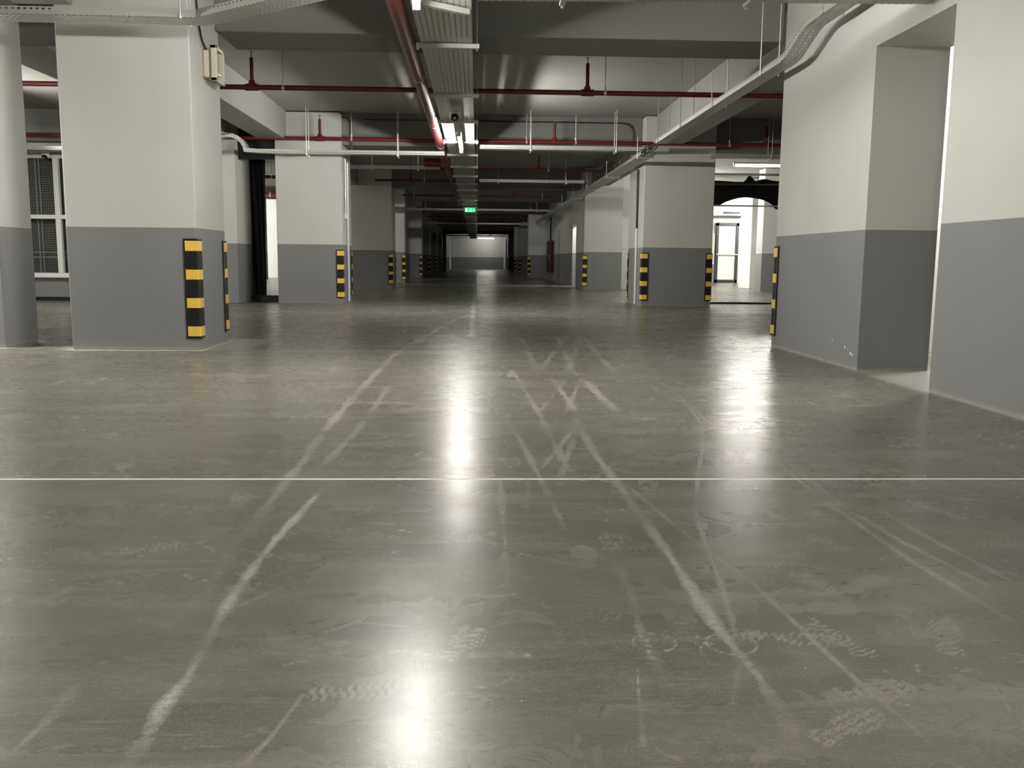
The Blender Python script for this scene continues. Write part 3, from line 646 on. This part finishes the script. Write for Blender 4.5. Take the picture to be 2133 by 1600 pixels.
# ---- conduits and cables
def conduit(lab, pts, r, mat, name='conduit', cat='conduit', extra=None):
    t = thing(name, lab, cat, pts[0]); MB().tube(pts, r, 8).build('tube_run', M[mat], t)
    return t
t = conduit('white vertical conduit with a switch box on the second left pillar', [(-2.615, 18.7, .02), (-2.615, 18.7, 2.8)], .022, 'wplastic')
t = conduit('thin cable drop ending in a small round white box on the second left pillar', [(-2.615, 18.42, 1.75), (-2.615, 18.42, 2.85)], .012, 'steel')
MB().lathe([(0, .06), (.05, .055), (.06, .03), (.06, 0)], (-2.64, 18.42, 1.72), Vector((1, -.6, 0)), 16).build('round_box', M['white'], t)
t = conduit('vertical conduit with a black upper length on the nearest right pillar', [(3.25, 18.5, .02), (3.25, 18.5, 1.55)], .024, 'wplastic')
MB().tube([(3.25, 18.5, 1.55), (3.25, 18.5, 2.72)], .026, 8).build('cable_run', M['cable'], t)
conduit('thin conduit looping along the top of the second beam', [(-3.55, 18.2, 2.9), (-3.55, 18.2, 3.5), (-3.5, 18.2, 3.58), (-3.4, 18.2, 3.61), (-2.6, 18.2, 3.61), (-2.5, 18.2, 3.59), (-2.45, 18.2, 3.5), (-2.45, 18.2, 2.95)], .012, 'dframe')
conduit('thin conduit along the top of the second beam, bending down at right', [(-2.2, 18.22, 3.58), (2.85, 18.22, 3.58), (2.98, 18.22, 3.56), (3.06, 18.22, 3.48), (3.08, 18.22, 3.38), (3.08, 18.22, 3.0)], .013, 'dframe')
conduit('dark vertical conduit on the third right pillar wall', [(3.38, 29.6, 1.95), (3.38, 29.6, 3.1)], .03, 'cable')
conduit('dark vertical conduit above the red cabinet', [(3.37, 41.6, 1.74), (3.37, 41.6, 3.1)], .035, 'cable')
conduit('thin rod drop on the slab beside the right tray', [(2.86, 10.6, 3.7), (2.86, 10.6, 2.82)], .01, 'steel', 'hanger_rod_drop', 'rod')
# cable tangle between the two right trays
t = thing('cable_bundle', 'black cables hanging between the two right-hand cable trays', 'cable', (2.98, 15.4, 2.8))
for k in range(5):
    dx = -.09 + .045 * k; pts = []
    for i in range(13):
        u = i / 12; pts.append((2.95 + dx * .6 + .02 * math.sin(9 * u + k), 14.4 + 2.2 * u, 2.80 + .02 * k - .10 * math.sin(PI * u) * (1 - .25 * k) + .02 * math.sin(14 * u + 2 * k)))
    MB().tube(pts, .014, 6).build('cable_strand', M['cable'], t)
t = thing('cable_loop', 'black coiled cables on the right tray beyond the nearest right pillar', 'cable', (3.0, 21, 2.83))
for k in range(6):
    yc = 20.2 + k * .42; pts = [(2.96 + .05 * math.cos(a * 3), yc + .16 * math.cos(a) + .03 * k, 2.92 + .12 * math.sin(a)) for a in [i * 2 * PI / 14 for i in range(15)]]
    MB().tube(pts, .016, 6).build('cable_strand', M['cable'], t)
# cable lying on the right wall tray
t = thing('cable_run', 'dark cable lying in the right-hand wall tray', 'cable', (2.9, 9, 2.8))
MB().tube([(2.92 + .02 * math.sin(i * .9), 8.9 + i * .48, 2.80 + .012 * math.sin(i * 1.7)) for i in range(12)], .014, 6).build('cable_strand', M['cable'], t)

# ---- red cabinet
t = thing('hose_cabinet', 'dark red fire hose cabinet on the far right wall', 'cabinet', (3.33, 40.8, .37))
MB().box(3.22, 3.375, 40.0, 41.9, .37, 1.76).build('cabinet_body', M['cabinet'], t, .01)
d = MB().box(3.205, 3.22, 40.06, 41.84, .43, 1.70).build('cabinet_door', M['cabinet'], t, .004)
MB().box(3.19, 3.205, 40.16, 40.2, 1.0, 1.15).build('handle', M['steel'], d)

# ---- left window
w = thing('window_1', 'white framed window with grey wire mesh between the left pillars', 'window', (-8.4, 18.6, .47), None, 'structure')
f = MB().box(-10.35, -6.4, 18.53, 18.63, .47, .55).box(-10.35, -6.4, 18.53, 18.63, 2.79, 2.86).box(-10.35, -10.26, 18.53, 18.63, .47, 2.86).box(-6.49, -6.4, 18.53, 18.63, .47, 2.86)
f.build('window_frame', M['pframe'], w, .006)
MB().box(-10.4, -6.35, 18.49, 18.6, .455, .50).build('sill', M['pframe'], w, .005)
for x in (-9.66, -8.31, -7.0): MB().box(x - .05, x + .05, 18.52, 18.62, .55, 2.79).build('mullion', M['pframe'], w, .006)
MB().box(-10.3, -6.45, 18.515, 18.625, 1.615, 1.695).build('transom', M['pframe'], w, .006)
MB().add([(-10.3, 18.64, .5), (-6.45, 18.64, .5), (-6.45, 18.64, 2.83), (-10.3, 18.64, 2.83)], [(0, 1, 2, 3)]).build('glass_pane', M['glass'], w)
mb = MB(); x = -9.4
while x < -7.4: mb.box(x - .003, x + .003, 18.70, 18.706, .5, 2.83); x += .032
z = .52
while z < 2.83: mb.box(-9.4, -7.4, 18.706, 18.712, z - .003, z + .003); z += .045
for z in (.86, .96): mb.box(-9.4, -7.4, 18.69, 18.71, z - .009, z + .009)
for x in (-8.78, -8.70): mb.box(x - .008, x + .008, 18.69, 18.71, .5, 2.83)
mb.build('wire_mesh', M['mesh'], w)
MB().box(-10.3, -6.45, 18.80, 18.84, .48, 2.84).build('backing', M['void'], w)
conduit('pale pipe running above the gridded window', [(-11, 18.5, 2.93), (-6.05, 18.5, 2.93)], .022, 'steel')

# ---- right room: glass door, black drape, cabinet, duct
d = thing('door_1', 'frosted glass door with a dark frame in the bright room', 'door', (10.9, 39.5, 0), None, 'structure')
x0, x1, zt = 10.42, 11.42, 2.58
MB().box(x0, x0 + .12, 39.44, 39.6, 0, zt).box(x1 - .12, x1, 39.44, 39.6, 0, zt).box(x0, x1, 39.44, 39.6, zt - .13, zt).box(x0, x1, 39.44, 39.6, .0, .13).build('door_frame', M['dframe'], d, .008)
MB().box(x0 + .12, x1 - .12, 39.50, 39.54, .13, zt - .13).build('glass_panel', M['frosted'], d)
MB().tube([(x0 + .03, 39.38, 1.22), (x1 - .03, 39.38, 1.22)], .025, 8).tube([(x0 + .08, 39.38, 1.22), (x0 + .08, 39.46, 1.22)], .02, 8).tube([(x1 - .08, 39.38, 1.22), (x1 - .08, 39.46, 1.22)], .02, 8).build('push_bar', M['pframe'], d)
t = thing('electrical_panel', 'pale wall panel left of the frosted glass door', 'panel', (10.2, 39.6, .8))
MB().box(10.13, 10.39, 39.5, 39.6, .78, 2.12).build('panel_box', M['wplastic'], t, .01)
MB().box(10.15, 10.37, 39.49, 39.5, .81, 2.09).build('panel_door', M['cream'], t, .004)
t = thing('air_duct', 'grey duct with pale gaps above the glass door', 'duct', (10.6, 39.2, 2.9))
MB().box(9.9, 11.7, 38.7, 39.55, 2.86, 3.10).build('duct_body', M['steel'], t, .01)
MB().box(10.5, 11.2, 38.66, 38.7, 2.93, 3.02).build('duct_grille', M['dframe'], t)
t = thing('black_drape', 'black plastic sheet hung in an arch across the bright room opening', 'drape', (6, 20.6, 2.2))
N = 60; xs = [4.68 + (7.9 - 4.68) * i / N for i in range(N + 1)]
def topz(x):
    z = 2.70 + .012 * math.sin(5 * x)
    z += .13 * math.exp(-((x - 6.16) / .085) ** 4) + .05 * math.exp(-((x - 6.5) / .16) ** 2) + .03 * math.exp(-((x - 7.0) / .2) ** 2)
    return z
def botz(x):
    z = 2.16
    if 5.5 < x < 6.75: z = 2.16 + .19 * math.sin(PI * (x - 5.5) / 1.25) ** .8
    if x >= 6.75: z = 2.16 - .07 * math.exp(-((x - 6.85) / .12) ** 2)
    return z
mb = MB(); vs = []; fs = []
for i, x in enumerate(xs):
    for j in range(9):
        q = j / 8; z = topz(x) * (1 - q) + botz(x) * q
        vs.append((x, 20.62 + .03 * math.sin(x * 11 + 2 * q) * (.3 + q) + .12 * math.sin(PI * q), z))
for i in range(N):
    for j in range(8): a = i * 9 + j; fs.append((a, a + 9, a + 10, a + 1))
mb.add(vs, fs).build('sheet', M['sheet'], t, smooth=True, solid=.006)
MB().tube([(4.67, 20.5, 2.615), (7.9, 20.5, 2.615)], .022, 8).build('top_rail', M['dframe'], t)
MB().box(4.67, 7.9, 20.48, 20.52, 2.135, 2.165).build('bottom_rail', M['steel'], t, .003)
conduit('dark pipe crossing below the bright lamp in the right room', [(4.67, 24, 3.18), (9, 24, 3.18)], .03, 'cable')
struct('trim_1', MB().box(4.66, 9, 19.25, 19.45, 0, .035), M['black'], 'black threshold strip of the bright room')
# ---- left opening: black sheet, round-cornered black panel for the dark void above, black kerb
t = thing('black_drape', 'black sheet hanging beside the second left pillar with a black panel for the darkness above it', 'drape', (-4.45, 19.1, 0))
mb = MB(); vs = []; fs = []; N = 10
for i in range(N + 1):
    u = i / N
    for j in range(25):
        q = j / 24; vs.append((-4.64 + (.33 - .06 * (1 - q)) * u, 19.02 + .05 * math.sin(u * 9 + q * 3), 2.9 * q))
for i in range(N):
    for j in range(24): a = i * 25 + j; fs.append((a, a + 25, a + 26, a + 1))
mb.add(vs, fs).build('side_sheet', M['sheet'], t, smooth=True, solid=.006)
P = [(-5.2, 2.78), (-4.3, 2.78), (-3.93, 2.78), (-3.93, 3.25)] + [(-4.08 + .15 * math.cos(a), 3.26 + .15 * math.sin(a)) for a in [i * PI / 12 for i in range(1, 7)]] + [(-5.2, 3.42)]
vs = [(x, 17.98 if 0 else 18.0 + dy, z) for dy in (.0, .03) for x, z in P]; n = len(P)
P2 = [(max(x, -4.62), z) for x, z in P]
vs = [(x, 18.12 + dy, min(z, 3.06) if 0 else z) for dy in (0, .03) for x, z in P2]
MB().add(vs, [tuple(range(n)), tuple(range(2 * n - 1, n - 1, -1))] + [(i, (i + 1) % n, n + (i + 1) % n, n + i) for i in range(n)]).build('dark_void_fill', M['sheet'], t)  # black panel stands in for the darkness above the tray
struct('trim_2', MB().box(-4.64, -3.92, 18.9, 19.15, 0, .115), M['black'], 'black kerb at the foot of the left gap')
# white edge frames at the lit end wall
struct('trim_3', MB().box(-2.68, -2.5, YE - .12, YE, 0, 3.0), M['white'], 'pale strip at the left edge of the end wall')
struct('trim_4', MB().box(2.66, 2.84, YE - .12, YE, 0, 3.0), M['white'], 'pale strip at the right edge of the end wall')

# ------------------------------------------------------------------ light
def area(name, loc, rot, sx, sy, p, col=(1, .97, .91)):
    l = bpy.data.lights.new(name, 'AREA'); l.shape = 'RECTANGLE'; l.size = sx; l.size_y = sy; l.energy = p; l.color = col
    o = bpy.data.objects.new(name, l); C.objects.link(o); o.location = loc; o.rotation_euler = rot; return o
w = bpy.data.worlds.new('world'); bpy.context.scene.world = w; w.use_nodes = True
w.node_tree.nodes['Background'].inputs[0].default_value = (.9, .95, 1, 1); w.node_tree.nodes['Background'].inputs[1].default_value = .02

# ------------------------------------------------------------------ camera
F, PITCH, YAW, ROLL, HC = 1878.9, .1363, .04, .0094, .885
fwd = Vector((math.sin(YAW) * math.cos(PITCH), math.cos(YAW) * math.cos(PITCH), -math.sin(PITCH)))
right = Vector((math.cos(YAW), -math.sin(YAW), 0)); up = right.cross(fwd)
r2 = math.cos(ROLL) * right + math.sin(ROLL) * up; u2 = -math.sin(ROLL) * right + math.cos(ROLL) * up
cd = bpy.data.cameras.new('camera'); cam = bpy.data.objects.new('camera', cd); C.objects.link(cam)
cam.matrix_world = Matrix(((r2.x, u2.x, -fwd.x, 0), (r2.y, u2.y, -fwd.y, 0), (r2.z, u2.z, -fwd.z, HC), (0, 0, 0, 1)))
cd.sensor_fit = 'HORIZONTAL'; cd.sensor_width = 36; cd.lens = F / 2133 * 36; cd.clip_start = .05; cd.clip_end = 300
sc = bpy.context.scene; sc.camera = cam
sc.view_settings.view_transform = 'Filmic' if 0 else 'Standard'
sc.view_settings.exposure = 0.0
sc.cycles.use_denoising = True
sc.cycles.max_bounces = 7; sc.cycles.diffuse_bounces = 4; sc.cycles.transparent_max_bounces = 12
sc.cycles.sample_clamp_indirect = 6
sc.cycles.caustics_reflective = False; sc.cycles.caustics_refractive = False
